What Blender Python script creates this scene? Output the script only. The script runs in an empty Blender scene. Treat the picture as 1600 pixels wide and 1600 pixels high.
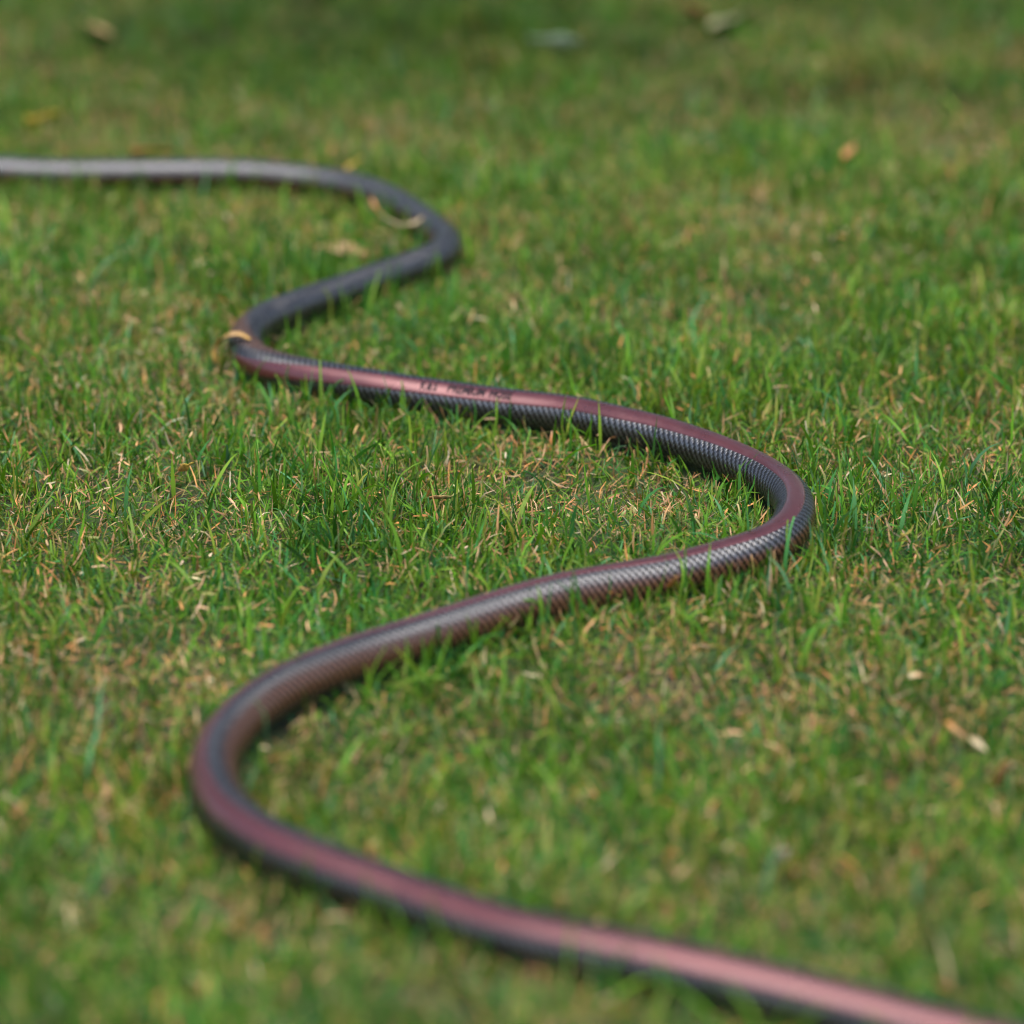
import bpy, bmesh, math
import numpy as np
from mathutils import Vector

rng = np.random.default_rng(7)
C = bpy.context.scene.collection
SC = bpy.context.scene

# ------------------------------------------------------------------ camera, light, exposure
PITCH = math.radians(21.5)
F_PX = 1790.0 / math.tan(PITCH)              # focal length in pixels of the 1600 px photograph
HOSE_D = 0.0195
HOSE_R = HOSE_D / 2
HOSE_Z = 0.0150                              # height of the hose's axis above the soil
CAM_H = HOSE_D * math.cos(PITCH) / 0.036 + HOSE_Z
FOCUS_ROW = 778.0


def ground_point(px, py, z=0.0):
    """Where the sight line through a point of the photograph meets the height z."""
    u, v = (px - 800.0) / F_PX, (py - 800.0) / F_PX
    dy = math.cos(PITCH) - v * math.sin(PITCH)
    dz = -math.sin(PITCH) - v * math.cos(PITCH)
    k = (z - CAM_H) / dz
    return Vector((u * k, dy * k, z))


cam_data = bpy.data.cameras.new("camera")
cam = bpy.data.objects.new("camera", cam_data)
C.objects.link(cam)
cam.location = (0, 0, CAM_H)
cam.rotation_euler = (math.pi / 2 - PITCH, 0, 0)
cam_data.sensor_width = 36
cam_data.lens = F_PX / 1600 * 36
cam_data.clip_start = 0.01
cam_data.clip_end = 500
cam_data.dof.use_dof = True
fp = ground_point(800, FOCUS_ROW, 0.012)
cam_data.dof.focus_distance = fp.y * math.cos(PITCH) + (CAM_H - fp.z) * math.sin(PITCH)
cam_data.dof.aperture_fstop = 4.2
SC.camera = cam

SUN_EL, SUN_AZ = math.radians(69), math.radians(184)     # azimuth from +Y (away from the camera) towards +X
world = bpy.data.worlds.new("World")
SC.world = world
world.use_nodes = True
wn = world.node_tree.nodes
bg = wn["Background"]
sky = wn.new("ShaderNodeTexSky")
sky.sky_type = 'NISHITA'
sky.sun_disc = False
sky.sun_elevation = SUN_EL
sky.sun_rotation = SUN_AZ
sky.air_density = 1.0
sky.dust_density = 3.0
sky.ozone_density = 1.0
world.node_tree.links.new(sky.outputs[0], bg.inputs[0])
bg.inputs[1].default_value = 0.07

sun_data = bpy.data.lights.new("sun", 'SUN')
sun_data.energy = 1.5
sun_data.angle = math.radians(62)
sun_data.color = (1.0, 0.96, 0.90)
sun = bpy.data.objects.new("sun", sun_data)
C.objects.link(sun)
sd = Vector((math.sin(SUN_AZ) * math.cos(SUN_EL), math.cos(SUN_AZ) * math.cos(SUN_EL), math.sin(SUN_EL)))
sun.rotation_euler = sd.to_track_quat('Z', 'Y').to_euler()
sun.location = sd * 20

SC.view_settings.view_transform = 'Standard'
SC.view_settings.look = 'None'
SC.view_settings.gamma = 1
SC.view_settings.use_curve_mapping = False
SC.view_settings.exposure = 2.0
SC.render.engine = 'CYCLES'
SC.cycles.use_denoising = True
SC.cycles.pixel_filter_type = 'BLACKMAN_HARRIS'
SC.cycles.filter_width = 1.1
SC.cycles.max_bounces = 8
SC.cycles.transparent_max_bounces = 4


# ------------------------------------------------------------------ helpers
def tag(o, label=None, cat=None, group=None, kind=None):
    for k, v in (("label", label), ("category", cat), ("group", group), ("kind", kind)):
        if v:
            o[k] = v
    return o


def mesh_np(name, verts, faces_flat, face_sizes, smooth=True, col=None, uv=None):
    me = bpy.data.meshes.new(name)
    nv, nf = len(verts), len(face_sizes)
    me.vertices.add(nv)
    me.vertices.foreach_set("co", np.ascontiguousarray(verts, dtype=np.float32).ravel())
    me.loops.add(len(faces_flat))
    me.loops.foreach_set("vertex_index", np.ascontiguousarray(faces_flat, dtype=np.int32))
    me.polygons.add(nf)
    starts = np.concatenate([[0], np.cumsum(face_sizes)[:-1]]).astype(np.int32)
    me.polygons.foreach_set("loop_start", starts)
    me.update(calc_edges=True)
    me.polygons.foreach_set("use_smooth", np.full(nf, smooth))
    if col is not None:
        a = me.attributes.new("col", 'FLOAT_COLOR', 'POINT')
        a.data.foreach_set("color", np.ascontiguousarray(col, dtype=np.float32).ravel())
    if uv is not None:
        l = me.uv_layers.new(name="UVMap")
        l.data.foreach_set("uv", np.ascontiguousarray(uv[faces_flat], dtype=np.float32).ravel())
    me.validate()
    return me


def link(name, me, mat, parent=None):
    o = bpy.data.objects.new(name, me)
    C.objects.link(o)
    if mat:
        me.materials.append(mat)
    if parent:
        o.parent = parent
    return o


def new_mat(name):
    m = bpy.data.materials.new(name)
    m.use_nodes = True
    nt = m.node_tree
    nt.nodes.clear()
    out = nt.nodes.new("ShaderNodeOutputMaterial")
    return m, nt, out


class NT:
    """Short hand for node trees."""

    def __init__(self, nt):
        self.nt = nt

    def node(self, t, **kw):
        n = self.nt.nodes.new(t)
        for k, v in kw.items():
            setattr(n, k, v)
        return n

    def put(self, sock, v):
        if isinstance(v, bpy.types.NodeSocket):
            self.nt.links.new(v, sock)
        else:
            sock.default_value = v

    def math(self, op, a, b=None, c=None):
        n = self.node("ShaderNodeMath", operation=op)
        for i, v in enumerate((a, b, c)):
            if v is not None:
                self.put(n.inputs[i], v)
        return n.outputs[0]

    def noise(self, vec, scale, detail=2, rough=0.5):
        n = self.node("ShaderNodeTexNoise")
        self.put(n.inputs["Vector"], vec)
        n.inputs["Scale"].default_value = scale
        n.inputs["Detail"].default_value = detail
        n.inputs["Roughness"].default_value = rough
        return n.outputs["Fac"]

    def ramp(self, fac, stops):
        n = self.node("ShaderNodeValToRGB")
        self.put(n.inputs[0], fac)
        e = n.color_ramp.elements
        while len(e) < len(stops):
            e.new(0.5)
        for el, (p, c) in zip(e, stops):
            el.position = p
            el.color = (*c, 1) if len(c) == 3 else c
        return n.outputs[0]

    def mix(self, fac, a, b):
        n = self.node("ShaderNodeMix", data_type='RGBA')
        self.put(n.inputs[0], fac)
        self.put(n.inputs[6], a)
        self.put(n.inputs[7], b)
        return n.outputs[2]

    def smooth(self, x, a, b, lo=0.0, hi=1.0):
        n = self.node("ShaderNodeMapRange", interpolation_type='SMOOTHSTEP')
        self.put(n.inputs[0], x)
        for i, v in enumerate((a, b, lo, hi)):
            n.inputs[i + 1].default_value = v
        return n.outputs[0]


class Field:
    """Smooth random field on the plane (sum of random waves), about -1..1."""

    def __init__(self, wl, seed, n=14):
        r = np.random.default_rng(seed)
        a = r.uniform(0, 2 * np.pi, n)
        k = 2 * np.pi / (wl * r.uniform(0.6, 1.7, n))
        self.kx, self.ky, self.ph, self.n = k * np.cos(a), k * np.sin(a), r.uniform(0, 2 * np.pi, n), n

    def __call__(self, x, y):
        s = np.zeros(np.shape(x))
        for kx, ky, p in zip(self.kx, self.ky, self.ph):
            s += np.sin(kx * x + ky * y + p)
        return s / math.sqrt(self.n / 2) / 2


bump_a, bump_b = Field(0.35, 1), Field(0.09, 2)


def ground_h(x, y):
    fade = np.clip((6.0 - np.hypot(x, y)) / 2.0, 0, 1)
    return (0.004 * bump_a(x, y) + 0.0018 * bump_b(x, y)) * fade


# ------------------------------------------------------------------ ground
def ground_material():
    m, nt, out = new_mat("soil_and_thatch")
    g = NT(nt)
    pos = g.node("ShaderNodeNewGeometry").outputs["Position"]
    n1 = g.noise(pos, 420, 5, 0.7)
    n2 = g.noise(pos, 22, 3)
    n3 = g.noise(pos, 3.0, 3)
    fine = g.ramp(n1, [(0.36, (0.008, 0.007, 0.003)), (0.54, (0.028, 0.026, 0.010)), (0.70, (0.11, 0.085, 0.040))])
    green = g.ramp(n1, [(0.3, (0.012, 0.026, 0.006)), (0.7, (0.06, 0.105, 0.025))])
    c = g.mix(g.smooth(n2, 0.36, 0.52), fine, green)
    # past the built blades the turf is seen from so far that it is only a tone
    d = g.node("ShaderNodeVectorMath", operation='LENGTH')
    g.put(d.inputs[0], pos)
    far = g.ramp(n3, [(0.3, (0.035, 0.075, 0.018)), (0.7, (0.075, 0.11, 0.032))])
    c = g.mix(g.smooth(d.outputs["Value"], 3.8, 5.0), c, far)
    b = g.node("ShaderNodeBsdfPrincipled")
    g.put(b.inputs["Base Color"], c)
    b.inputs["Roughness"].default_value = 0.95
    bp = g.node("ShaderNodeBump")
    bp.inputs["Strength"].default_value = 0.8
    bp.inputs["Distance"].default_value = 0.003
    g.put(bp.inputs["Height"], n1)
    g.put(b.inputs["Normal"], bp.outputs[0])
    nt.links.new(b.outputs[0], out.inputs[0])
    return m


def build_ground():
    fine = np.arange(-3.0, 6.0001, 0.03)
    far = np.array([1, 3, 8, 20, 50, 120.0])
    xs = np.concatenate([-3.0 - far[::-1], np.arange(-3.0, 3.0001, 0.03), 3.0 + far])
    ys = np.concatenate([-3.0 - far[::-1], fine, 6.0 + far])
    X, Y = np.meshgrid(xs, ys)
    v = np.stack([X, Y, ground_h(X, Y)], -1).reshape(-1, 3)
    nx, ny = len(xs), len(ys)
    i = (np.arange(ny - 1)[:, None] * nx + np.arange(nx - 1)[None, :]).ravel()
    f = np.stack([i, i + 1, i + nx + 1, i + nx], 1).ravel()
    o = link("ground", mesh_np("ground", v, f, np.full((nx - 1) * (ny - 1), 4)), ground_material())
    tag(o, "brown soil and thatch under the lawn", kind="structure")


build_ground()

# ------------------------------------------------------------------ hose path
PATH_PX = [(-60, 263), (0, 264), (100, 266), (200, 268), (300, 270), (400, 274), (490, 284), (555, 297), (611, 316), (657, 340),
           (685, 362), (698, 379), (690, 395), (658, 410), (608, 428), (549, 450), (484, 474), (435, 494), (402, 510), (384, 527),
           (381, 545), (396, 562), (433, 575), (475, 585), (536, 596), (615, 609), (746, 624), (894, 646), (942, 660), (1035, 682),
           (1123, 711), (1187, 739), (1228, 769), (1241, 790), (1241, 812), (1230, 834), (1213, 848), (1184, 861), (1109, 881),
           (1034, 900), (958, 914), (885, 929), (785, 955), (673, 988), (563, 1025), (491, 1058), (435, 1086), (380, 1124), (347, 1160),
           (334, 1193), (340, 1228), (353, 1260), (377, 1287), (446, 1331), (535, 1365), (623, 1394), (711, 1426), (798, 1457),
           (888, 1481), (1039, 1518), (1189, 1554), (1338, 1590), (1488, 1628), (1640, 1665)]


def resample(p, step):
    d = np.concatenate([[0], np.cumsum(np.linalg.norm(np.diff(p, axis=0), axis=1))])
    n = int(d[-1] / step)
    t = np.linspace(0, d[-1], n + 1)
    return np.stack([np.interp(t, d, p[:, k]) for k in range(p.shape[1])], 1)


def gauss_smooth(p, sigma):
    k = np.arange(-4 * sigma, 4 * sigma + 1)
    w = np.exp(-k ** 2 / (2 * sigma ** 2))
    w /= w.sum()
    pad = 4 * sigma
    a = 2 * p[0] - p[pad:0:-1]
    b = 2 * p[-1] - p[-2:-pad - 2:-1]
    q = np.concatenate([a, p, b])
    return np.stack([np.convolve(q[:, j], w, 'valid') for j in range(p.shape[1])], 1)


STEP = 0.003
g0 = np.array([ground_point(x, y, HOSE_Z)[:2] for x, y in PATH_PX])
# the hose goes on past the picture at both ends
dA = g0[0] - g0[2]
dA /= np.linalg.norm(dA)
dB = g0[-1] - g0[-4]
dB /= np.linalg.norm(dB)
extA = [g0[0] + dA * t + np.array([0, 0.25 * t * t]) for t in np.linspace(0.9, 0.06, 15)]
extB = [g0[-1] + dB * t + np.array([0, 0.35 * t * t]) for t in np.linspace(0.06, 0.8, 15)]
pts = np.vstack([extA, g0, extB])
raw = resample(pts, STEP)
xy = gauss_smooth(raw, 5)
xy = xy + gauss_smooth(raw - xy, 4)
xy = xy + 0.0007 * np.stack([np.sin(np.arange(len(xy)) * 0.085), np.cos(np.arange(len(xy)) * 0.062 + 1)], 1)
xy = resample(xy, STEP)
NS = len(xy)
tang = np.gradient(xy, axis=0)
tang /= np.linalg.norm(tang, axis=1)[:, None]
right = np.stack([tang[:, 1], -tang[:, 0]], 1)          # traveller's right
S = np.arange(NS) * STEP
hz = HOSE_Z + 0.25 * ground_h(xy[:, 0], xy[:, 1]) + 0.0012 * np.sin(S * 17.0) + 0.0006 * np.sin(S * 41 + 1)


def s_of(px, py):
    q = np.array(ground_point(px, py, HOSE_Z)[:2])
    return int(np.argmin(((xy - q) ** 2).sum(1)))


# angle of the stripe's middle: 0 on top, positive towards the traveller's right
STRIPE_KEYS = [(-60, 263, 225), (555, 297, 215), (698, 379, 185), (608, 428, 182), (435, 494, 180), (402, 510, 160), (381, 540, 118),
               (410, 568, 82), (480, 585, 58), (600, 606, 40), (746, 624, 35), (905, 648, 32), (1035, 682, 22), (1123, 711, 12), (1228, 769, 0),
               (1241, 812, -2), (1184, 861, -3), (1109, 881, 2), (958, 914, 12), (673, 988, 16), (491, 1058, 24), (380, 1124, 36),
               (334, 1193, 42), (377, 1287, 38), (535, 1365, 32), (711, 1426, 30), (1189, 1554, 30), (1640, 1665, 30)]
ks = np.array([s_of(a, b) for a, b, _ in STRIPE_KEYS])
phi_c = np.interp(np.arange(NS), ks, [math.radians(c) for _, _, c in STRIPE_KEYS])
phi_c = gauss_smooth(phi_c[:, None], 8)[:, 0]
STRIPE_HALF = math.radians(29)


def tube_point(si, phi, r):
    """World point on the hose at (fractional) sample si, angle phi from the top, radius r."""
    si = np.clip(si, 0, NS - 1)
    idx = np.arange(NS)
    X, Y, Z = np.interp(si, idx, xy[:, 0]), np.interp(si, idx, xy[:, 1]), np.interp(si, idx, hz)
    RX, RY = np.interp(si, idx, right[:, 0]), np.interp(si, idx, right[:, 1])
    return np.stack([X + RX * np.sin(phi) * r, Y + RY * np.sin(phi) * r, Z + np.cos(phi) * r], -1)


def ribbed_normal(g, u, phase_extra, pitch, slope):
    """Surface normal of fine threads wound across the tube: rocks to and fro along the hose."""
    tn = g.node("ShaderNodeTangent", direction_type='UV_MAP', uv_map="UVMap")
    nrm = g.node("ShaderNodeNewGeometry").outputs["Normal"]
    ph = g.math('MULTIPLY', u, 2 * math.pi / pitch)
    if phase_extra is not None:
        ph = g.math('ADD', ph, phase_extra)
    k = g.math('MULTIPLY', g.math('COSINE', ph), slope)
    sc = g.node("ShaderNodeVectorMath", operation='SCALE')
    g.put(sc.inputs[0], tn.outputs[0])
    g.put(sc.inputs["Scale"], k)
    ad = g.node("ShaderNodeVectorMath", operation='ADD')
    g.put(ad.inputs[0], nrm)
    g.put(ad.inputs[1], sc.outputs[0])
    no = g.node("ShaderNodeVectorMath", operation='NORMALIZE')
    g.put(no.inputs[0], ad.outputs[0])
    return no.outputs[0], g.math('SINE', ph)


def hose_skin_material():
    m, nt, out = new_mat("braided_rubber")
    g = NT(nt)
    uv = g.node("ShaderNodeUVMap", uv_map="UVMap").outputs[0]
    sep = g.node("ShaderNodeSeparateXYZ")
    g.put(sep.inputs[0], uv)
    u, v = sep.outputs[0], sep.outputs[1]                # u metres along, v turns from the stripe
    pos = g.node("ShaderNodeNewGeometry").outputs["Position"]
    wob = g.noise(pos, 900, 2)
    big = g.noise(pos, 70, 3)
    jit = g.math('MULTIPLY', g.math('SUBTRACT', g.noise(pos, 200, 3), 0.5), 4.5)
    # fine threads wound across the tube, gathered into slanting bands
    nrm, fine = ribbed_normal(g, u, g.math('ADD', g.math('MULTIPLY', v, 2 * math.pi * 4), jit), 0.00115, 0.34)
    band = g.math('SINE', g.math('ADD', g.math('SUBTRACT', g.math('MULTIPLY', u, 2 * math.pi / 0.0035), g.math('MULTIPLY', v, 2 * math.pi * 10)),
                                 g.math('MULTIPLY', jit, 0.5)))
    cross = g.math('SINE', g.math('ADD', g.math('MULTIPLY', u, 2 * math.pi / 0.0035), g.math('MULTIPLY', v, 2 * math.pi * 16)))
    h = g.math('ADD', g.math('MULTIPLY', band, 0.72), g.math('MULTIPLY', cross, 0.28))
    thread = g.smooth(g.math('ADD', h, g.math('MULTIPLY', fine, 0.35)), -0.45, 0.45)
    # left flank of the stripe: brown core shows between black threads
    brown = g.math('MULTIPLY', g.smooth(v, 0.58, 0.68), g.smooth(v, 0.77, 0.86, 1.0, 0.0))
    core = g.mix(brown, (0.006, 0.005, 0.005, 1), (0.010, 0.006, 0.005, 1))
    black = g.mix(brown, (0.014, 0.013, 0.017, 1), (0.090, 0.040, 0.022, 1))
    c = g.mix(thread, core, black)
    c = g.mix(g.smooth(big, 0.55, 0.8, 0.0, 0.15), c, (0.060, 0.050, 0.040, 1))     # a film of dried dust
    p = g.node("ShaderNodeBsdfPrincipled")
    g.put(p.inputs["Base Color"], c)
    g.put(p.inputs["Roughness"], g.math('ADD', g.smooth(wob, 0.3, 0.7, 0.24, 0.34), g.smooth(big, 0.5, 0.8, 0.0, 0.14)))
    p.inputs["IOR"].default_value = 1.68
    g.put(p.inputs["Specular IOR Level"], g.math('MULTIPLY', g.smooth(thread, 0.0, 0.8, 0.2, 1.0), g.smooth(brown, 0.0, 1.0, 1.0, 0.45)))
    bp = g.node("ShaderNodeBump")
    bp.inputs["Strength"].default_value = 0.4
    bp.inputs["Distance"].default_value = 0.00020
    g.put(bp.inputs["Height"], h)
    g.put(bp.inputs["Normal"], nrm)
    g.put(p.inputs["Normal"], bp.outputs[0])
    nt.links.new(p.outputs[0], out.inputs[0])
    return m


def stripe_material():
    m, nt, out = new_mat("maroon_stripe")
    g = NT(nt)
    uv = g.node("ShaderNodeUVMap", uv_map="UVMap").outputs[0]
    sep = g.node("ShaderNodeSeparateXYZ")
    g.put(sep.inputs[0], uv)
    pos = g.node("ShaderNodeNewGeometry").outputs["Position"]
    n = g.noise(pos, 1400, 2)
    n2 = g.noise(pos, 60, 4)
    n3 = g.noise(pos, 110, 4, 0.6)
    c = g.ramp(n2, [(0.35, (0.090, 0.021, 0.022)), (0.65, (0.112, 0.027, 0.028))])
    c = g.mix(g.smooth(n3, 0.56, 0.78, 0.0, 0.18), c, (0.15, 0.09, 0.08, 1))
    p = g.node("ShaderNodeBsdfPrincipled")
    g.put(p.inputs["Base Color"], c)
    p.inputs["Metallic"].default_value = 0.58
    g.put(p.inputs["Roughness"], g.smooth(n3, 0.35, 0.7, 0.27, 0.38))
    p.inputs["Coat Weight"].default_value = 0.72
    p.inputs["Coat Roughness"].default_value = 0.27
    nrm, fine = ribbed_normal(g, sep.outputs[0], None, 0.00115, 0.10)
    bp = g.node("ShaderNodeBump")
    bp.inputs["Strength"].default_value = 0.25
    bp.inputs["Distance"].default_value = 0.0002
    g.put(bp.inputs["Height"], n)
    g.put(bp.inputs["Normal"], nrm)
    g.put(p.inputs["Normal"], bp.outputs[0])
    g.put(p.inputs["Coat Normal"], nrm)
    nt.links.new(p.outputs[0], out.inputs[0])
    return m


def build_hose():
    NA = 48
    ang = np.linspace(0, 2 * np.pi, NA + 1)
    si = np.repeat(np.arange(NS), NA + 1)
    rel = np.tile(ang, NS)
    v = tube_point(si.astype(float), phi_c[si] + rel, np.full(len(si), HOSE_R))
    uv = np.stack([S[si], rel / (2 * np.pi)], 1)
    i = (np.arange(NS - 1)[:, None] * (NA + 1) + np.arange(NA)[None, :]).ravel()
    f = np.stack([i, i + 1, i + NA + 2, i + NA + 1], 1)
    sizes = np.full(len(f), 4)
    flat = np.concatenate([f.ravel(), np.arange(NA)[::-1], (NS - 1) * (NA + 1) + np.arange(NA)])
    sizes = np.concatenate([sizes, [NA, NA]])
    hose = bpy.data.objects.new("garden_hose", None)
    C.objects.link(hose)
    tag(hose, "black garden hose with a maroon stripe snaking in S bends across the lawn", "garden hose")
    link("hose_body", mesh_np("hose_body", v, flat, sizes, uv=uv), hose_skin_material(), hose)
    # the smooth raised stripe
    na = 14
    t = np.linspace(-1, 1, na + 1)
    si = np.repeat(np.arange(NS), na + 1)
    tt = np.tile(t, NS)
    r = HOSE_R + np.where(np.abs(tt) > 0.999, -0.0004, 0.00022)
    v = tube_point(si.astype(float), phi_c[si] + tt * STRIPE_HALF, r)
    i = (np.arange(NS - 1)[:, None] * (na + 1) + np.arange(na)[None, :]).ravel()
    f = np.stack([i, i + 1, i + na + 2, i + na + 1], 1)
    stripe = link("stripe", mesh_np("stripe", v, f.ravel(), np.full(len(f), 4), uv=np.stack([S[si], tt * 0.08], 1)), stripe_material(), hose)
    # printed words on the stripe, wrapped round the tube
    m, nt, out = new_mat("black_print")
    p = nt.nodes.new("ShaderNodeBsdfPrincipled")
    p.inputs["Base Color"].default_value = (0.008, 0.006, 0.009, 1)
    p.inputs["Specular IOR Level"].default_value = 0.15
    p.inputs["Roughness"].default_value = 0.7
    nt.links.new(p.outputs[0], out.inputs[0])
    for body, x0, x1 in (("K&S", 664, 690), ("PREMIUM", 703, 764), ("HOSE", 768, 802)):
        cu = bpy.data.curves.new("print", 'FONT')
        cu.body = body
        cu.size = 1
        cu.space_character = 1.35 if body == "K&S" else 1.0
        cu.shear = 0.04
        cu.offset = 0.03
        to = bpy.data.objects.new("print", cu)
        C.objects.link(to)
        me = bpy.data.meshes.new_from_object(to.evaluated_get(bpy.context.evaluated_depsgraph_get()))
        bpy.data.objects.remove(to)
        bm = bmesh.new()                                   # cut up so that the letters bend with the tube
        bm.from_mesh(me)
        bmesh.ops.triangulate(bm, faces=bm.faces[:])
        for _ in range(3):
            long_e = [e for e in bm.edges if e.calc_length() > 0.12]
            if long_e:
                bmesh.ops.subdivide_edges(bm, edges=long_e, cuts=1)
                bmesh.ops.triangulate(bm, faces=bm.faces[:])
        bm.to_mesh(me)
        bm.free()
        co = np.empty(len(me.vertices) * 3, np.float32)
        me.vertices.foreach_get("co", co)
        co = co.reshape(-1, 3)
        a, b = co.min(0), co.max(0)
        n = (co - a) / np.maximum(b - a, 1e-6)

        def s_at(x):
            yy = np.interp(x, [q[0] for q in PATH_PX[24:30]], [q[1] for q in PATH_PX[24:30]])
            return s_of(x, yy)
        sa, sb = s_at(x0), s_at(x1)
        si = sa + n[:, 0] * (sb - sa)
        hgt = 0.0052
        phi = np.interp(si, np.arange(NS), phi_c) - (n[:, 1] - 0.5) * hgt / HOSE_R - math.radians(2)
        co = tube_point(si, phi, np.full(len(si), HOSE_R + 0.00036))
        me.vertices.foreach_set("co", co.astype(np.float32).ravel())
        me.update()
        me.name = "printed_word"
        link("printed_word", me, m, stripe)
    return hose


build_hose()

# ------------------------------------------------------------------ distance map round the hose, for the blades
CELL = 0.001
lo = np.array([-0.75, 0.35])
hi = np.array([0.75, 2.75])
gn = np.ceil((hi - lo) / CELL).astype(int)
dist_map = np.full((gn[0], gn[1]), 9.0, np.float32)
idx_map = np.zeros((gn[0], gn[1]), np.int32)
REACH = 0.05
for k in range(NS):
    c = (xy[k] - lo) / CELL
    w = int(REACH / CELL)
    i0, j0 = max(0, int(c[0]) - w), max(0, int(c[1]) - w)
    i1, j1 = min(gn[0], int(c[0]) + w), min(gn[1], int(c[1]) + w)
    if i0 >= i1 or j0 >= j1:
        continue
    ii = (np.arange(i0, i1) + 0.5) * CELL + lo[0] - xy[k, 0]
    jj = (np.arange(j0, j1) + 0.5) * CELL + lo[1] - xy[k, 1]
    dd = np.sqrt(ii[:, None] ** 2 + jj[None, :] ** 2)
    sub = dist_map[i0:i1, j0:j1]
    better = dd < sub
    sub[better] = dd[better]
    idx_map[i0:i1, j0:j1][better] = k


def hose_near(x, y):
    """Signed sideways distance from the hose's axis (traveller's right positive), sample index, plain distance."""
    i = ((x - lo[0]) / CELL).astype(int)
    j = ((y - lo[1]) / CELL).astype(int)
    ok = (i >= 0) & (i < gn[0]) & (j >= 0) & (j < gn[1])
    ic, jc = np.clip(i, 0, gn[0] - 1), np.clip(j, 0, gn[1] - 1)
    k = idx_map[ic, jc]
    d = np.where(ok, dist_map[ic, jc], 9.0)
    lat = (x - xy[k, 0]) * right[k, 0] + (y - xy[k, 1]) * right[k, 1]
    return lat, k, d


# ------------------------------------------------------------------ grass
def blade_material():
    m, nt, out = new_mat("grass_blade")
    g = NT(nt)
    col = g.node("ShaderNodeAttribute", attribute_name="col").outputs["Color"]
    p = g.node("ShaderNodeBsdfPrincipled")
    g.put(p.inputs["Base Color"], col)
    p.inputs["Roughness"].default_value = 0.45
    p.inputs["IOR"].default_value = 1.4
    p.inputs["Specular IOR Level"].default_value = 0.22
    tr = g.node("ShaderNodeBsdfTranslucent")
    hs = g.node("ShaderNodeHueSaturation")
    hs.inputs["Saturation"].default_value = 1.1
    hs.inputs["Value"].default_value = 1.25
    g.put(hs.inputs["Color"], col)
    g.put(tr.inputs[0], hs.outputs[0])
    mx = g.node("ShaderNodeMixShader")
    mx.inputs[0].default_value = 0.27
    nt.links.new(p.outputs[0], mx.inputs[1])
    nt.links.new(tr.outputs[0], mx.inputs[2])
    nt.links.new(mx.outputs[0], out.inputs[0])
    return m


BLADE = blade_material()
lush = Field(0.16, 11)
patch_dry = Field(0.22, 12)
patch_small = Field(0.05, 13)
hue_f = Field(0.30, 14)
tuft = Field(0.028, 15)
mottle_a, mottle_b = Field(0.045, 16), Field(0.13, 17)

GREENS = np.array([(0.060, 0.150, 0.010), (0.085, 0.194, 0.015), (0.034, 0.124, 0.014), (0.118, 0.214, 0.020),
                   (0.042, 0.154, 0.040), (0.017, 0.066, 0.007), (0.150, 0.200, 0.024), (0.070, 0.188, 0.080)])
GREEN_P = np.array([0.20, 0.19, 0.14, 0.13, 0.09, 0.13, 0.08, 0.04])
TANS = np.array([(0.38, 0.22, 0.10), (0.44, 0.29, 0.16), (0.29, 0.155, 0.065), (0.46, 0.21, 0.075), (0.22, 0.15, 0.075), (0.47, 0.37, 0.24), (0.20, 0.20, 0.06)])
TAN_P = np.array([0.22, 0.16, 0.17, 0.14, 0.12, 0.08, 0.11])


def pick(pal, p, n, r):
    c = pal[r.choice(len(pal), n, p=p / p.sum())]
    return c * r.uniform(0.62, 1.28, (n, 1)) * r.uniform(0.92, 1.08, (n, 3))


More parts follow.
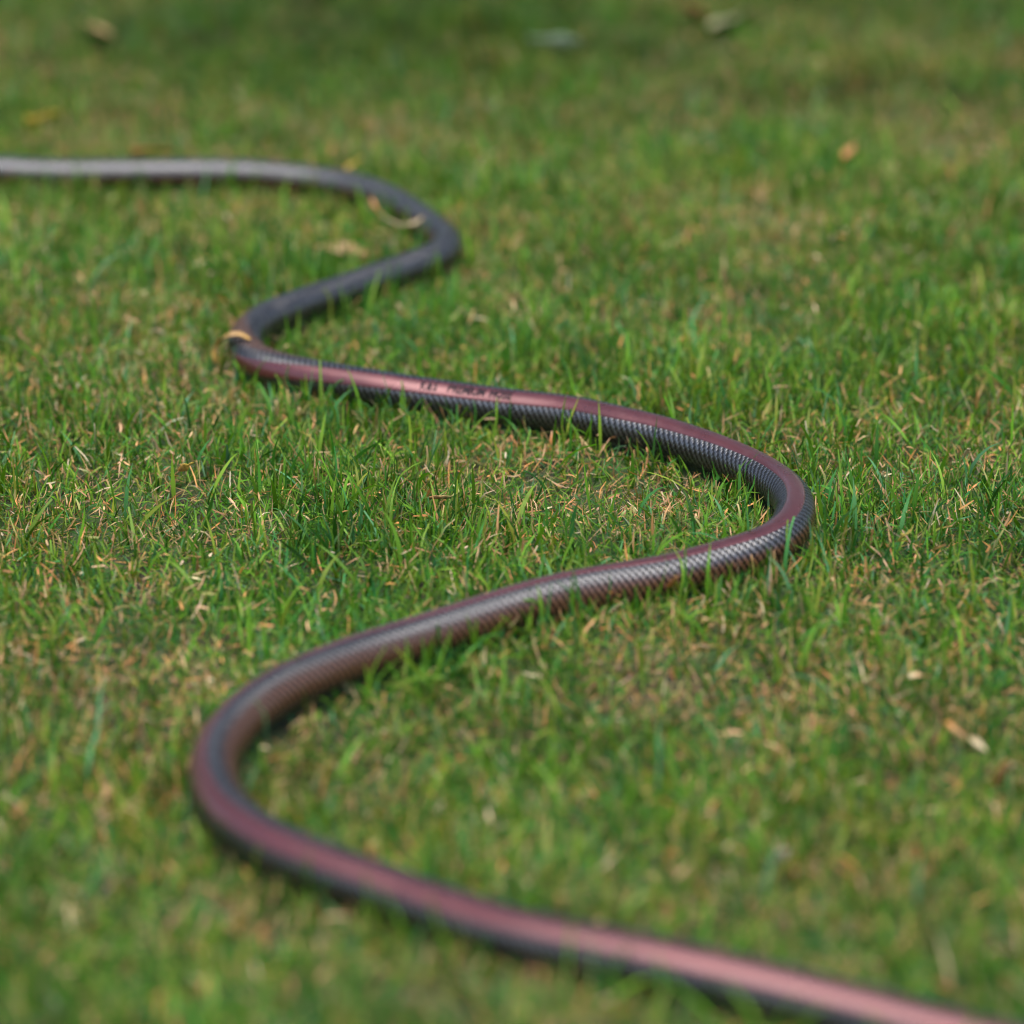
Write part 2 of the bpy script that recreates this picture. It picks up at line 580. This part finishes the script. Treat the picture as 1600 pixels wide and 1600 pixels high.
def blades(x, y, L, W, tilt, bend, az, col, tip, seg, r, lift=0.0, blunt=None, z0=None, hose=True, ground=True):
    """Ribbons: root, length, width, lean from upright, extra bend along the blade, heading, colours at root and tip."""
    n = len(x)
    t = np.linspace(0, 1, seg + 1)
    ds = L / seg
    P = np.zeros((n, seg + 1, 3))
    P[:, 0, 0], P[:, 0, 1] = x, y
    P[:, 0, 2] = (ground_h(x, y) if ground else 0) + lift
    if z0 is not None:
        P[:, 0, 2] += z0
    swerve = r.normal(0, 0.35, n)
    T = np.zeros((n, seg + 1, 3))
    for k in range(seg + 1):
        a = tilt + bend * (t[k] ** 1.3)
        h = az + swerve * t[k]
        T[:, k] = np.stack([np.sin(a) * np.cos(h), np.sin(a) * np.sin(h), np.cos(a)], 1)
        if k:
            P[:, k] = P[:, k - 1] + (T[:, k] + T[:, k - 1]) * 0.5 * ds[:, None]
    floor = P[:, :1, 2] * 0 + ((ground_h(P[..., 0], P[..., 1]) if ground else 0) + 0.001)
    P[..., 2] = np.maximum(P[..., 2], floor)
    # across: level, turned about the blade's own axis
    tw0, tw1 = r.normal(0, 0.5, n), r.normal(0, 0.6, n)
    side = np.stack([-np.sin(az), np.cos(az), np.zeros(n)], 1)[:, None, :] * np.ones((1, seg + 1, 1))
    nrm = np.cross(T, side)
    tw = tw0[:, None] + tw1[:, None] * t[None, :]
    side = side * np.cos(tw)[..., None] + nrm * np.sin(tw)[..., None]
    prof = (0.72 + 0.28 * np.sin(np.pi * np.minimum(t * 1.1, 1))) * (1 - t ** 3.2)
    prof = np.tile(prof, (n, 1))
    if blunt is not None:
        bp = np.maximum(prof, 0.62 * (0.72 + 0.28 * np.sin(np.pi * np.minimum(t * 1.1, 1)))[None, :])
        prof = np.where(blunt[:, None], bp, prof)
    prof = np.maximum(prof, 0.05)
    half = side * (0.5 * W[:, None] * prof)[..., None]
    V = np.stack([P - half, P + half], 2)                 # n, seg+1, 2, 3
    if hose:
        root_lat, _, root_d = hose_near(x, y)
        near = root_d < REACH - 0.002
        if near.any():
            Q = V[near].reshape(-1, 3)
            sgn = np.repeat(np.sign(root_lat[near]), (seg + 1) * 2)
            lat, k, d = hose_near(Q[:, 0], Q[:, 1])
            hit = d < 0.04
            dz = Q[:, 2] - hz[k]
            Rr = HOSE_R + 0.0009
            inside = hit & (np.abs(dz) < Rr) & (lat * sgn < np.sqrt(np.maximum(Rr ** 2 - dz ** 2, 0)))
            want = sgn * np.sqrt(np.maximum(Rr ** 2 - dz ** 2, 0))
            mv = np.where(inside, want - lat, 0.0)
            Q[:, 0] += mv * right[k, 0]
            Q[:, 1] += mv * right[k, 1]
            V[near] = Q.reshape(V[near].shape)
    kk = np.clip((t[None, :] - 0.45) / 0.55, 0, 1)[..., None] ** 1.5
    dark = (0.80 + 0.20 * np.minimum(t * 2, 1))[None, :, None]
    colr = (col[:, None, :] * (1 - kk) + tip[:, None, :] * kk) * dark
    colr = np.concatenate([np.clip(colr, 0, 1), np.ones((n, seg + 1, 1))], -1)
    colr = np.repeat(colr[:, :, None, :], 2, 2)
    base = (np.arange(n) * (seg + 1) * 2)[:, None] + (np.arange(seg) * 2)[None, :]
    f = np.stack([base, base + 1, base + 3, base + 2], -1).reshape(-1, 4)
    return V.reshape(-1, 3), f, colr.reshape(-1, 4)


def join(parts):
    vs, fs, cs, o = [], [], [], 0
    for v, f, c in parts:
        vs.append(v)
        fs.append(f + o)
        cs.append(c)
        o += len(v)
    v, f, c = np.vstack(vs), np.vstack(fs), np.vstack(cs)
    return v, f.ravel(), np.full(len(f), 4), c


def grow(x, y, kind, r, seg, fields=True, hose=True):
    """Blades of one kind on the given roots."""
    n = len(x)
    if fields:
        lu, dr, sm, hf = lush(x, y), patch_dry(x, y), patch_small(x, y), hue_f(x, y)
    else:
        lu = dr = sm = hf = np.zeros(n)
    if fields:
        for px, py, rad, amt in DRY_SPOTS:
            q = ground_point(px, py)
            w = np.exp(-((x - q.x) ** 2 + (y - q.y) ** 2) / (2 * rad * rad))
            dr = dr + amt * w
            lu = lu - 0.5 * amt * w
    shade_tone = np.zeros(n)
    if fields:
        for px, py, rx, ry, amt in SHADE_SPOTS:
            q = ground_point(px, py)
            shade_tone = np.maximum(shade_tone, amt * np.exp(-((x - q.x) / rx) ** 2 - ((y - q.y) / ry) ** 2))
        shade_tone = np.clip(shade_tone * (1 + 0.5 * sm), 0, 0.6)
    dryness = np.clip(0.5 + 0.45 * dr + 0.35 * sm - 0.25 * lu, 0, 1)
    if hose:
        lat, k, d = hose_near(x, y)
        keep = d > HOSE_R * 0.86
        x, y, lu, dryness, hf, d, lat, k, sm, shade_tone = (a[keep] for a in (x, y, lu, dryness, hf, d, lat, k, sm, shade_tone))
        n = len(x)
    else:
        d = np.full(n, 9.0)
    az = r.uniform(0, 2 * np.pi, n)
    if kind == "thatch":
        L = r.uniform(0.005, 0.0135, n)
        W = r.uniform(0.0004, 0.0010, n)
        tilt = r.uniform(0.5, 1.5, n)
        bend = r.normal(0.2, 0.6, n)
        straw = r.random(n) < 0.06 + 0.40 * dryness
        col = np.where(straw[:, None], pick(TANS, TAN_P, n, r), pick(GREENS, GREEN_P, n, r))
        tip = col
        z0 = r.uniform(0, 0.006, n)
        blunt = r.random(n) < 0.5
    elif kind == "blade":
        L = (0.008 + 0.014 * r.random(n) ** 1.4) * (1 + 0.28 * lu)
        W = r.uniform(0.0007, 0.0017, n)
        tilt = np.abs(r.normal(0.30, 0.36, n))
        bend = r.normal(0.45, 0.65, n)
        straw = r.random(n) < 0.01 + 0.08 * dryness
        col = np.where(straw[:, None], pick(TANS, TAN_P, n, r), pick(GREENS, GREEN_P, n, r))
        col[:, 0] *= 1 + 0.22 * hf
        col[:, 2] *= 1 - 0.15 * hf
        z0 = np.zeros(n)
        tip = col * r.uniform(0.9, 1.3, (n, 1))
        burnt = r.random(n) < 0.14 + 0.20 * dryness
        tip = np.where(burnt[:, None], pick(TANS, TAN_P, n, r), tip)
        blunt = r.random(n) < 0.45
    elif kind == "tall":
        L = r.uniform(0.020, 0.035, n)
        W = r.uniform(0.0013, 0.0024, n)
        tilt = np.abs(r.normal(0.2, 0.25, n))
        bend = r.normal(0.6, 0.45, n)
        col = pick(GREENS, GREEN_P, n, r)
        z0 = np.zeros(n)
        tip = col * r.uniform(0.95, 1.2, (n, 1))
        blunt = r.random(n) < 0.25
    else:                                                 # clippings lying in the turf
        L = 0.0022 + 0.008 * r.random(n) ** 1.9
        W = r.uniform(0.0005, 0.0014, n)
        tilt = r.uniform(0.8, 1.9, n)
        bend = r.normal(0, 0.5, n)
        col = pick(TANS, TAN_P, n, r) * 1.1
        tip = col * r.uniform(0.8, 1.15, (n, 1))
        z0 = r.uniform(0.003, 0.013, n)
        blunt = np.ones(n, bool)
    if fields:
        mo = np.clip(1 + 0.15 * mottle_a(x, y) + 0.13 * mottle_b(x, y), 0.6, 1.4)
        shade_tone = 1 - (1 - shade_tone) * mo
    col, tip = col * (1 - shade_tone)[:, None], tip * (1 - shade_tone)[:, None]  # blades darkened by the painted tree shade and random mottle
    # lean away from the tube where it presses on the turf
    if hose:
        close = np.clip((HOSE_R * 1.7 - d) / (HOSE_R * 0.84), 0, 1)
        L = L * (1 - 0.15 * close)
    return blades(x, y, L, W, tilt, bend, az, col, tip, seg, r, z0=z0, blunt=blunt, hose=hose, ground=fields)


TILE = 0.25
# worn and lush places seen in the photograph: point, radius in metres, how dry (below 0: lush)
# tree shade on the far lawn, painted into the blade colours: point, half sizes in metres, depth
SHADE_SPOTS = [(560, 40, .34, .30, .5), (150, 130, .10, .08, .3), (1400, 150, .28, .10, .4), (1450, 10, .35, .22, .35), (980, 100, .12, .10, .45)]
DRY_SPOTS = [(60, 640, .04, .7), (650, 775, .03, .4), (170, 830, .05, .5), (930, 780, .04, .4), (1120, 1080, .05, .8), (1490, 1130, .03, .8),
             (60, 960, .03, .6), (1400, 130, .14, .7), (850, 195, .10, .9), (370, 180, .07, .8), (650, 90, .14, -1.5), (1050, 260, .06, -.9),
             (1250, 560, .08, -.7), (700, 480, .06, -.5), (60, 160, .1, .5), (620, 670, .03, -1.2), (1300, 900, .04, -.8), (250, 1320, .04, -.8),
             (140, 1090, .03, .5), (1160, 1310, .03, .7), (500, 1130, .03, .8)]


def view_half(y):
    z = y * math.cos(PITCH) + CAM_H * math.sin(PITCH)
    return z * 800 / F_PX


Y0, Y1 = ground_point(800, 1600).y - 0.05, ground_point(800, 0).y + 0.22


def in_core(x, y):
    return (y > Y0) & (y < Y1) & (np.abs(x) < view_half(y) + 0.06)


def build_lawn():
    r = rng
    cells = []
    outer = []
    for i in range(-9, 9):
        for j in range(-2, 17):
            cx, cy = (i + 0.5) * TILE, (j + 0.5) * TILE
            sx = np.array([i, i + 1, i, i + 1, i + .5]) * TILE
            sy = np.array([j, j, j + 1, j + 1, j + .5]) * TILE
            gx, gy = np.meshgrid(np.linspace(sx.min(), sx.max(), 9), np.linspace(sy.min(), sy.max(), 9))
            (cells if in_core(gx, gy).any() else outer).append((i, j))
    parts = []

    def roots(per_cm2, clump=None):
        xs, ys = [], []
        for i, j in cells:
            n = r.poisson(per_cm2 * (TILE * 100) ** 2)
            x = (i + r.random(n)) * TILE
            y = (j + r.random(n)) * TILE
            k = in_core(x, y)
            # cells only partly in view keep a thinner cover outside it
            k |= r.random(n) < 0.45
            xs.append(x[k])
            ys.append(y[k])
        x, y = np.concatenate(xs), np.concatenate(ys)
        if clump is not None:
            k = r.random(len(x)) < np.clip(0.55 + clump * tuft(x, y) + 0.25 * lush(x, y), 0.08, 1)
            x, y = x[k], y[k]
        return x, y
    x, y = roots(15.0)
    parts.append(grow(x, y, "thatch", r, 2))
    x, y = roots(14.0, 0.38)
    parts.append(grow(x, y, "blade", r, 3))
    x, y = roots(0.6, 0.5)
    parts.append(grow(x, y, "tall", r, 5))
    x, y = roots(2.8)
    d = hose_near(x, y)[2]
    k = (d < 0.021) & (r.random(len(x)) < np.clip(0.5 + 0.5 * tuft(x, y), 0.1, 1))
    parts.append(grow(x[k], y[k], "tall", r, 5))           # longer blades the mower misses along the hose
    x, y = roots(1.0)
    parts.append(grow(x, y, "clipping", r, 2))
    v, f, s, c = join(parts)
    print("lawn faces", len(s), len(s) * 2)
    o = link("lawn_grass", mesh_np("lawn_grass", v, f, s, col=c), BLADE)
    tag(o, "short mown green grass with dry straw coloured blades mixed in", "grass", kind="stuff")

    # the rest of the lawn round about: one tile of turf set out again and again by geometry nodes
    r2 = np.random.default_rng(21)
    tp = []
    for kind, dens, seg in (("thatch", 6.0, 1), ("blade", 7.0, 3), ("tall", 0.25, 3), ("clipping", 0.5, 1)):
        n = int(dens * (TILE * 100) ** 2)
        x, y = r2.uniform(-TILE / 2, TILE / 2, n), r2.uniform(-TILE / 2, TILE / 2, n)
        tp.append(grow(x, y, kind, r2, seg, fields=False, hose=False))
    v, f, s, c = join(tp)
    first = outer.pop(0)
    src = link("turf_tile", mesh_np("turf_tile", v, f, s, col=c), BLADE)
    src.location = ((first[0] + .5) * TILE, (first[1] + .5) * TILE, 0)
    tag(src, "piece of the short green lawn behind the camera", "grass", kind="stuff")
    me = bpy.data.meshes.new("surrounding_grass")
    me.from_pydata([((i + .5) * TILE, (j + .5) * TILE, 0.0) for i, j in outer], [], [])
    so = link("surrounding_grass", me, None)
    tag(so, "short green lawn going on all round the hose", "grass", kind="stuff")
    ng = bpy.data.node_groups.new("set_out_turf", 'GeometryNodeTree')
    ng.interface.new_socket("Geometry", in_out='INPUT', socket_type='NodeSocketGeometry')
    ng.interface.new_socket("Geometry", in_out='OUTPUT', socket_type='NodeSocketGeometry')
    gi, go = ng.nodes.new("NodeGroupInput"), ng.nodes.new("NodeGroupOutput")
    oi = ng.nodes.new("GeometryNodeObjectInfo")
    oi.inputs["Object"].default_value = src
    oi.inputs["As Instance"].default_value = True
    ip = ng.nodes.new("GeometryNodeInstanceOnPoints")
    rv = ng.nodes.new("FunctionNodeRandomValue")
    rv.data_type = 'INT'
    rv.inputs[4].default_value = 0
    rv.inputs[5].default_value = 3
    mu = ng.nodes.new("ShaderNodeMath")
    mu.operation = 'MULTIPLY'
    mu.inputs[1].default_value = math.pi / 2
    cx = ng.nodes.new("ShaderNodeCombineXYZ")
    ng.links.new(rv.outputs[2], mu.inputs[0])
    ng.links.new(mu.outputs[0], cx.inputs[2])
    ng.links.new(gi.outputs[0], ip.inputs["Points"])
    ng.links.new(oi.outputs["Geometry"], ip.inputs["Instance"])
    ng.links.new(cx.outputs[0], ip.inputs["Rotation"])
    ng.links.new(ip.outputs[0], go.inputs[0])
    md = so.modifiers.new("set_out_turf", 'NODES')
    md.node_group = ng


build_lawn()


# ------------------------------------------------------------------ unseen trees past the lawn, added to darken the hose's reflections
def build_unseen_trees():
    r = np.random.default_rng(5)
    m, nt, out = new_mat("tree_leaves")
    g = NT(nt)
    p = g.node("ShaderNodeBsdfPrincipled")
    g.put(p.inputs["Base Color"], g.node("ShaderNodeAttribute", attribute_name="col").outputs["Color"])
    p.inputs["Roughness"].default_value = 0.6
    nt.links.new(p.outputs[0], out.inputs[0])
    cen, rad = [], []
    for x in np.arange(-9, 9.1, 1.5):
        h = r.uniform(6.0, 8.5)
        bx, by = x + r.uniform(-.4, .4), 8.0 + r.uniform(-.7, .9) + 0.02 * x * x
        for k in range(34):
            z = r.uniform(0.4, h)
            w = 1.5 * math.sqrt(max(0.08, 1 - (z / h) ** 2))
            cen.append((bx + r.normal(0, .5) * w, by + r.normal(0, .5) * w, z))
            rad.append(r.uniform(.35, .75))
    cen, rad = np.array(cen), np.array(rad)
    n = 42000
    k = r.integers(0, len(cen), n)
    d = r.normal(0, 1, (n, 3))
    d /= np.linalg.norm(d, axis=1)[:, None]
    c = cen[k] + d * (rad[k] * r.uniform(.5, 1.0, n))[:, None]
    c[:, 2] = np.maximum(c[:, 2], 0.06)
    a = r.normal(0, 1, (n, 3))
    a /= np.linalg.norm(a, axis=1)[:, None]
    b = np.cross(a, d)
    b /= np.linalg.norm(b, axis=1)[:, None]
    L, W = r.uniform(.05, .11, n)[:, None], r.uniform(.03, .055, n)[:, None]
    v = np.stack([c - a * L, c + b * W, c + a * L, c - b * W], 1).reshape(-1, 3)
    v[:, 2] = np.maximum(v[:, 2], 0.02)
    col = np.concatenate([np.array([(0.04, 0.085, 0.02)]) * r.uniform(.6, 1.4, (n, 1)), np.ones((n, 1))], 1)
    o = link("unseen_trees", mesh_np("unseen_trees", v, np.arange(4 * n), np.full(n, 4), smooth=False, col=np.repeat(col, 4, 0)), m)
    tag(o, "unseen mass of dark green trees added for dark reflections in the hose", "trees", kind="stuff")


build_unseen_trees()


# ------------------------------------------------------------------ fallen leaves and straws one can pick out
def litter_material():
    m, nt, out = new_mat("dead_leaf")
    g = NT(nt)
    pos = g.node("ShaderNodeNewGeometry").outputs["Position"]
    n = g.noise(pos, 450, 4, 0.6)
    col = g.node("ShaderNodeAttribute", attribute_name="col").outputs["Color"]
    dk = g.node("ShaderNodeHueSaturation")
    dk.inputs["Value"].default_value = 0.55
    g.put(dk.inputs["Color"], col)
    c = g.mix(g.smooth(n, 0.48, 0.72), col, dk.outputs[0])
    p = g.node("ShaderNodeBsdfPrincipled")
    g.put(p.inputs["Base Color"], c)
    p.inputs["Roughness"].default_value = 0.6
    tr = g.node("ShaderNodeBsdfTranslucent")
    g.put(tr.inputs[0], c)
    mx = g.node("ShaderNodeMixShader")
    mx.inputs[0].default_value = 0.25
    bp = g.node("ShaderNodeBump")
    bp.inputs["Strength"].default_value = 0.5
    bp.inputs["Distance"].default_value = 0.0004
    g.put(bp.inputs["Height"], n)
    g.put(p.inputs["Normal"], bp.outputs[0])
    nt.links.new(p.outputs[0], mx.inputs[1])
    nt.links.new(tr.outputs[0], mx.inputs[2])
    nt.links.new(mx.outputs[0], out.inputs[0])
    return m


DEAD = litter_material()
ORANGE, OCHRE, CREAM, PEACH = (0.50, 0.22, 0.05), (0.42, 0.25, 0.05), (0.56, 0.46, 0.28), (0.52, 0.27, 0.12)
YELLOW, OLIVE, RED, WHITE, TAN = (0.52, 0.38, 0.05), (0.24, 0.20, 0.05), (0.32, 0.09, 0.05), (0.60, 0.56, 0.46), (0.38, 0.24, 0.11)


def litter(name, label, cat, group, line, width, cols, blunt=False, cup=0.25, face=0.0, seed=0):
    """A leaf or straw along a line of (x, y of the photograph, height above the soil); width in metres; face tips it up towards +/-."""
    r = np.random.default_rng(seed + int(line[0][0]))
    P = []
    for px, py, z in line:
        q = ground_point(px, py, z)
        q = ground_point(px, py, z + float(ground_h(np.array(q.x), np.array(q.y))))
        P.append((q.x, q.y, q.z))
    P = np.array(P)
    n, m_ = 16, 6
    d = np.concatenate([[0], np.cumsum(np.linalg.norm(np.diff(P, axis=0), axis=1))])
    t = np.linspace(0, 1, n + 1)
    Q = np.stack([np.interp(t * d[-1], d, P[:, k]) for k in range(3)], 1)
    Q[1:-1] = (Q[:-2] + 2 * Q[1:-1] + Q[2:]) / 4
    T = np.gradient(Q, axis=0)
    T /= np.linalg.norm(T, axis=1)[:, None]
    side = np.cross(T, (0, 0, 1))
    side /= np.linalg.norm(side, axis=1)[:, None] + 1e-9
    up = np.cross(side, T)
    w = np.sin(np.pi * (0.06 + 0.9 * t)) ** 0.75 if not blunt else np.clip(0.75 + 0.25 * np.sin(np.pi * t) + 0 * t, 0, 1)
    w = w * (1 + 0.17 * r.normal(0, 1, n + 1)) * width / 2
    a = face + 0.3 * np.sin(t * 5 + r.uniform(0, 6))
    side, up = side * np.cos(a)[:, None] + up * np.sin(a)[:, None], up * np.cos(a)[:, None] - side * np.sin(a)[:, None]
    uu = np.linspace(-1, 1, m_ + 1)
    V = Q[:, None, :] + side[:, None, :] * (w[:, None] * uu[None, :])[..., None] + up[:, None, :] * (cup * w[:, None] * (uu[None, :] ** 2))[..., None]
    V += r.normal(0, width * 0.012, V.shape)
    o0 = Vector(Q.mean(0))
    V = V.reshape(-1, 3) - np.array(o0)
    i = (np.arange(n)[:, None] * (m_ + 1) + np.arange(m_)[None, :]).ravel()
    f = np.stack([i, i + 1, i + m_ + 2, i + m_ + 1], 1)
    cols = np.array(cols, float).reshape(-1, 3)
    cc = np.stack([np.interp(t, np.linspace(0, 1, len(cols)), cols[:, k]) if len(cols) > 1 else np.full(n + 1, cols[0, k]) for k in range(3)], 1)
    cc = np.repeat(cc[:, None, :], m_ + 1, 1) * (1 - 0.25 * np.exp(-(uu / 0.16) ** 2))[None, :, None]
    col = np.concatenate([cc.reshape(-1, 3), np.ones(((n + 1) * (m_ + 1), 1))], 1)
    o = link(name, mesh_np(name, V, f.ravel(), np.full(len(f), 4), col=col), DEAD)
    o.location = o0
    sol = o.modifiers.new("thickness", 'SOLIDIFY')
    sol.thickness = 0.00025
    return tag(o, label, cat, group)


LG, SG = "dead leaves fallen on the lawn", "loose straws lying in the grass"
L_ = lambda label, line, w, cols, **k: litter("dry_leaf", label, "leaf", LG, line, w, cols, **k)
S_ = lambda label, line, w, cols, **k: litter("straw", label, "straw", SG, line, w, cols, blunt=True, **k)
H = 0.0285                                                 # just over the top of the hose
L_("curled ochre leaf draped over the tight left bend of the hose",
   [(336, 566, .010), (336, 548, .016), (344, 533, .022), (358, 525, H), (374, 523, H + .001), (390, 531, H)], .0062, [OCHRE, OCHRE, TAN, OCHRE], cup=.5)
L_("small orange leaf wedged in the grass against the tight left bend of the hose",
   [(369, 572, .012), (376, 560, .016), (385, 549, .022)], .0045, [PEACH, ORANGE, ORANGE])
L_("long curved leaf half orange half cream inside the far bend of the hose",
   [(580, 308, .032), (584, 325, .028), (599, 341, .029), (618, 352, .028), (636, 356, .028), (650, 349, .028), (662, 338, .028)], .0062,
   [PEACH, ORANGE, OLIVE, CREAM, CREAM, TAN], cup=.5, face=.5)
L_("flat tan and ochre leaf in the grass just before the far bend", [(474, 384, .008), (500, 383, .010), (535, 388, .011), (565, 394, .009), (590, 397, .006)],
   .013, [(.28, .20, .09), (.27, .16, .05), (.30, .21, .10), (.25, .15, .05), (.22, .15, .07)], cup=.15)
L_("orange leaf peeping over the straight far stretch of the hose", [(205, 240, .026), (225, 237, .028), (250, 236, .027), (272, 238, .024)], .012, [ORANGE, OCHRE, ORANGE], face=.5)
L_("small yellow leaf just behind where the far hose starts to bend", [(541, 264, .026), (552, 256, .028), (566, 247, .026)], .009, [OCHRE, YELLOW, OCHRE], face=.4)
L_("yellow leaf lying beyond the straight far stretch of the hose", [(42, 198, .024), (60, 190, .030), (82, 181, .026)], .020, [YELLOW, (.62, .46, .06), YELLOW], face=.4)
L_("pale tan leaf far off at the top of the lawn beyond the yellow leaf", [(138, 42, .018), (160, 52, .023), (182, 62, .017)], .024, [TAN, (.40, .30, .12), TAN], face=.2)
L_("lone orange leaf far off in the open grass right of the hose", [(1320, 246, .018), (1328, 233, .015), (1336, 222, .009)], .008, [ORANGE, PEACH, ORANGE], face=.4)
L_("reddish brown leaf far off beside a whitish leaf at the top of the lawn", [(1066, 10, .020), (1085, 20, .022), (1102, 32, .013)], .020, [RED, (.36, .15, .07), RED], face=.4)
L_("whitish cream leaf far off beside a reddish leaf at the top of the lawn", [(1112, 42, .020), (1140, 30, .017), (1168, 16, .011)], .018, [(.28, .27, .13), (.40, .37, .22), (.28, .27, .13)], face=.4)
L_("long whitish grey green leaf far off in the dark part of the lawn", [(825, 64, .020), (850, 67, .024), (880, 69, .024), (908, 72, .018)], .017, [(.24, .32, .21), (.30, .37, .27), (.24, .32, .21)], face=.5)
L_("tiny orange yellow leaf stuck upright among sharp green blades left of the hose", [(280, 736, .012), (290, 729, .018), (303, 722, .020)], .0040, [ORANGE, OCHRE, YELLOW], face=.8)
L_("crumpled rusty and yellow green leaf in the worn patch inside the right bend", [(668, 778, .013), (688, 777, .015), (704, 779, .013), (716, 768, .014), (708, 757, .017)],
   .0034, [PEACH, (.40, .22, .09), (.30, .27, .09), (.27, .28, .08), (.30, .28, .12)], face=.7)
L_("small mustard yellow leaf in the grass right of the sharp bend of the hose", [(1404, 846, .013), (1415, 835, .017), (1425, 826, .015)], .0065, [YELLOW, OLIVE, YELLOW], face=.6)
S_("bright orange straw leaning against the brown flank of the hose", [(1038, 926, .006), (1047, 914, .013), (1058, 900, .021)], .0016, [ORANGE, ORANGE, PEACH], face=.5)
S_("thick peach straw lying beside a pale one on the right of the lawn", [(1478, 1128, .018), (1494, 1141, .017), (1508, 1152, .013)], .0042, [ORANGE, PEACH, PEACH])
S_("pale beige straw tucked under the end of the thick peach straw", [(1516, 1150, .010), (1530, 1164, .012), (1542, 1174, .010)], .0028, [TAN, CREAM, CREAM])
S_("short peach straw standing on end near the right edge of the lawn", [(1557, 1228, .006), (1566, 1208, .015), (1574, 1190, .022)], .0036, [ORANGE, PEACH, PEACH], face=.3)
S_("slim pale straw slanting in the grass left of the thick peach straw", [(1324, 1105, .018), (1336, 1116, .015), (1350, 1134, .009)], .0018, [PEACH, PEACH, TAN])
S_("beige straw lying level in the grass above the peach straws", [(1420, 1056, .014), (1438, 1054, .015), (1456, 1058, .012)], .0030, [CREAM, PEACH, TAN])
S_("stubby whitish straw upright in the blurred near grass", [(1216, 1352, .006), (1221, 1340, .014), (1226, 1328, .020)], .0048, [CREAM, WHITE, WHITE])
S_("slanting tan straw in sharp grass right of the sharp bend", [(1500, 724, .008), (1507, 712, .014), (1514, 701, .020)], .0020, [TAN, CREAM, CREAM])
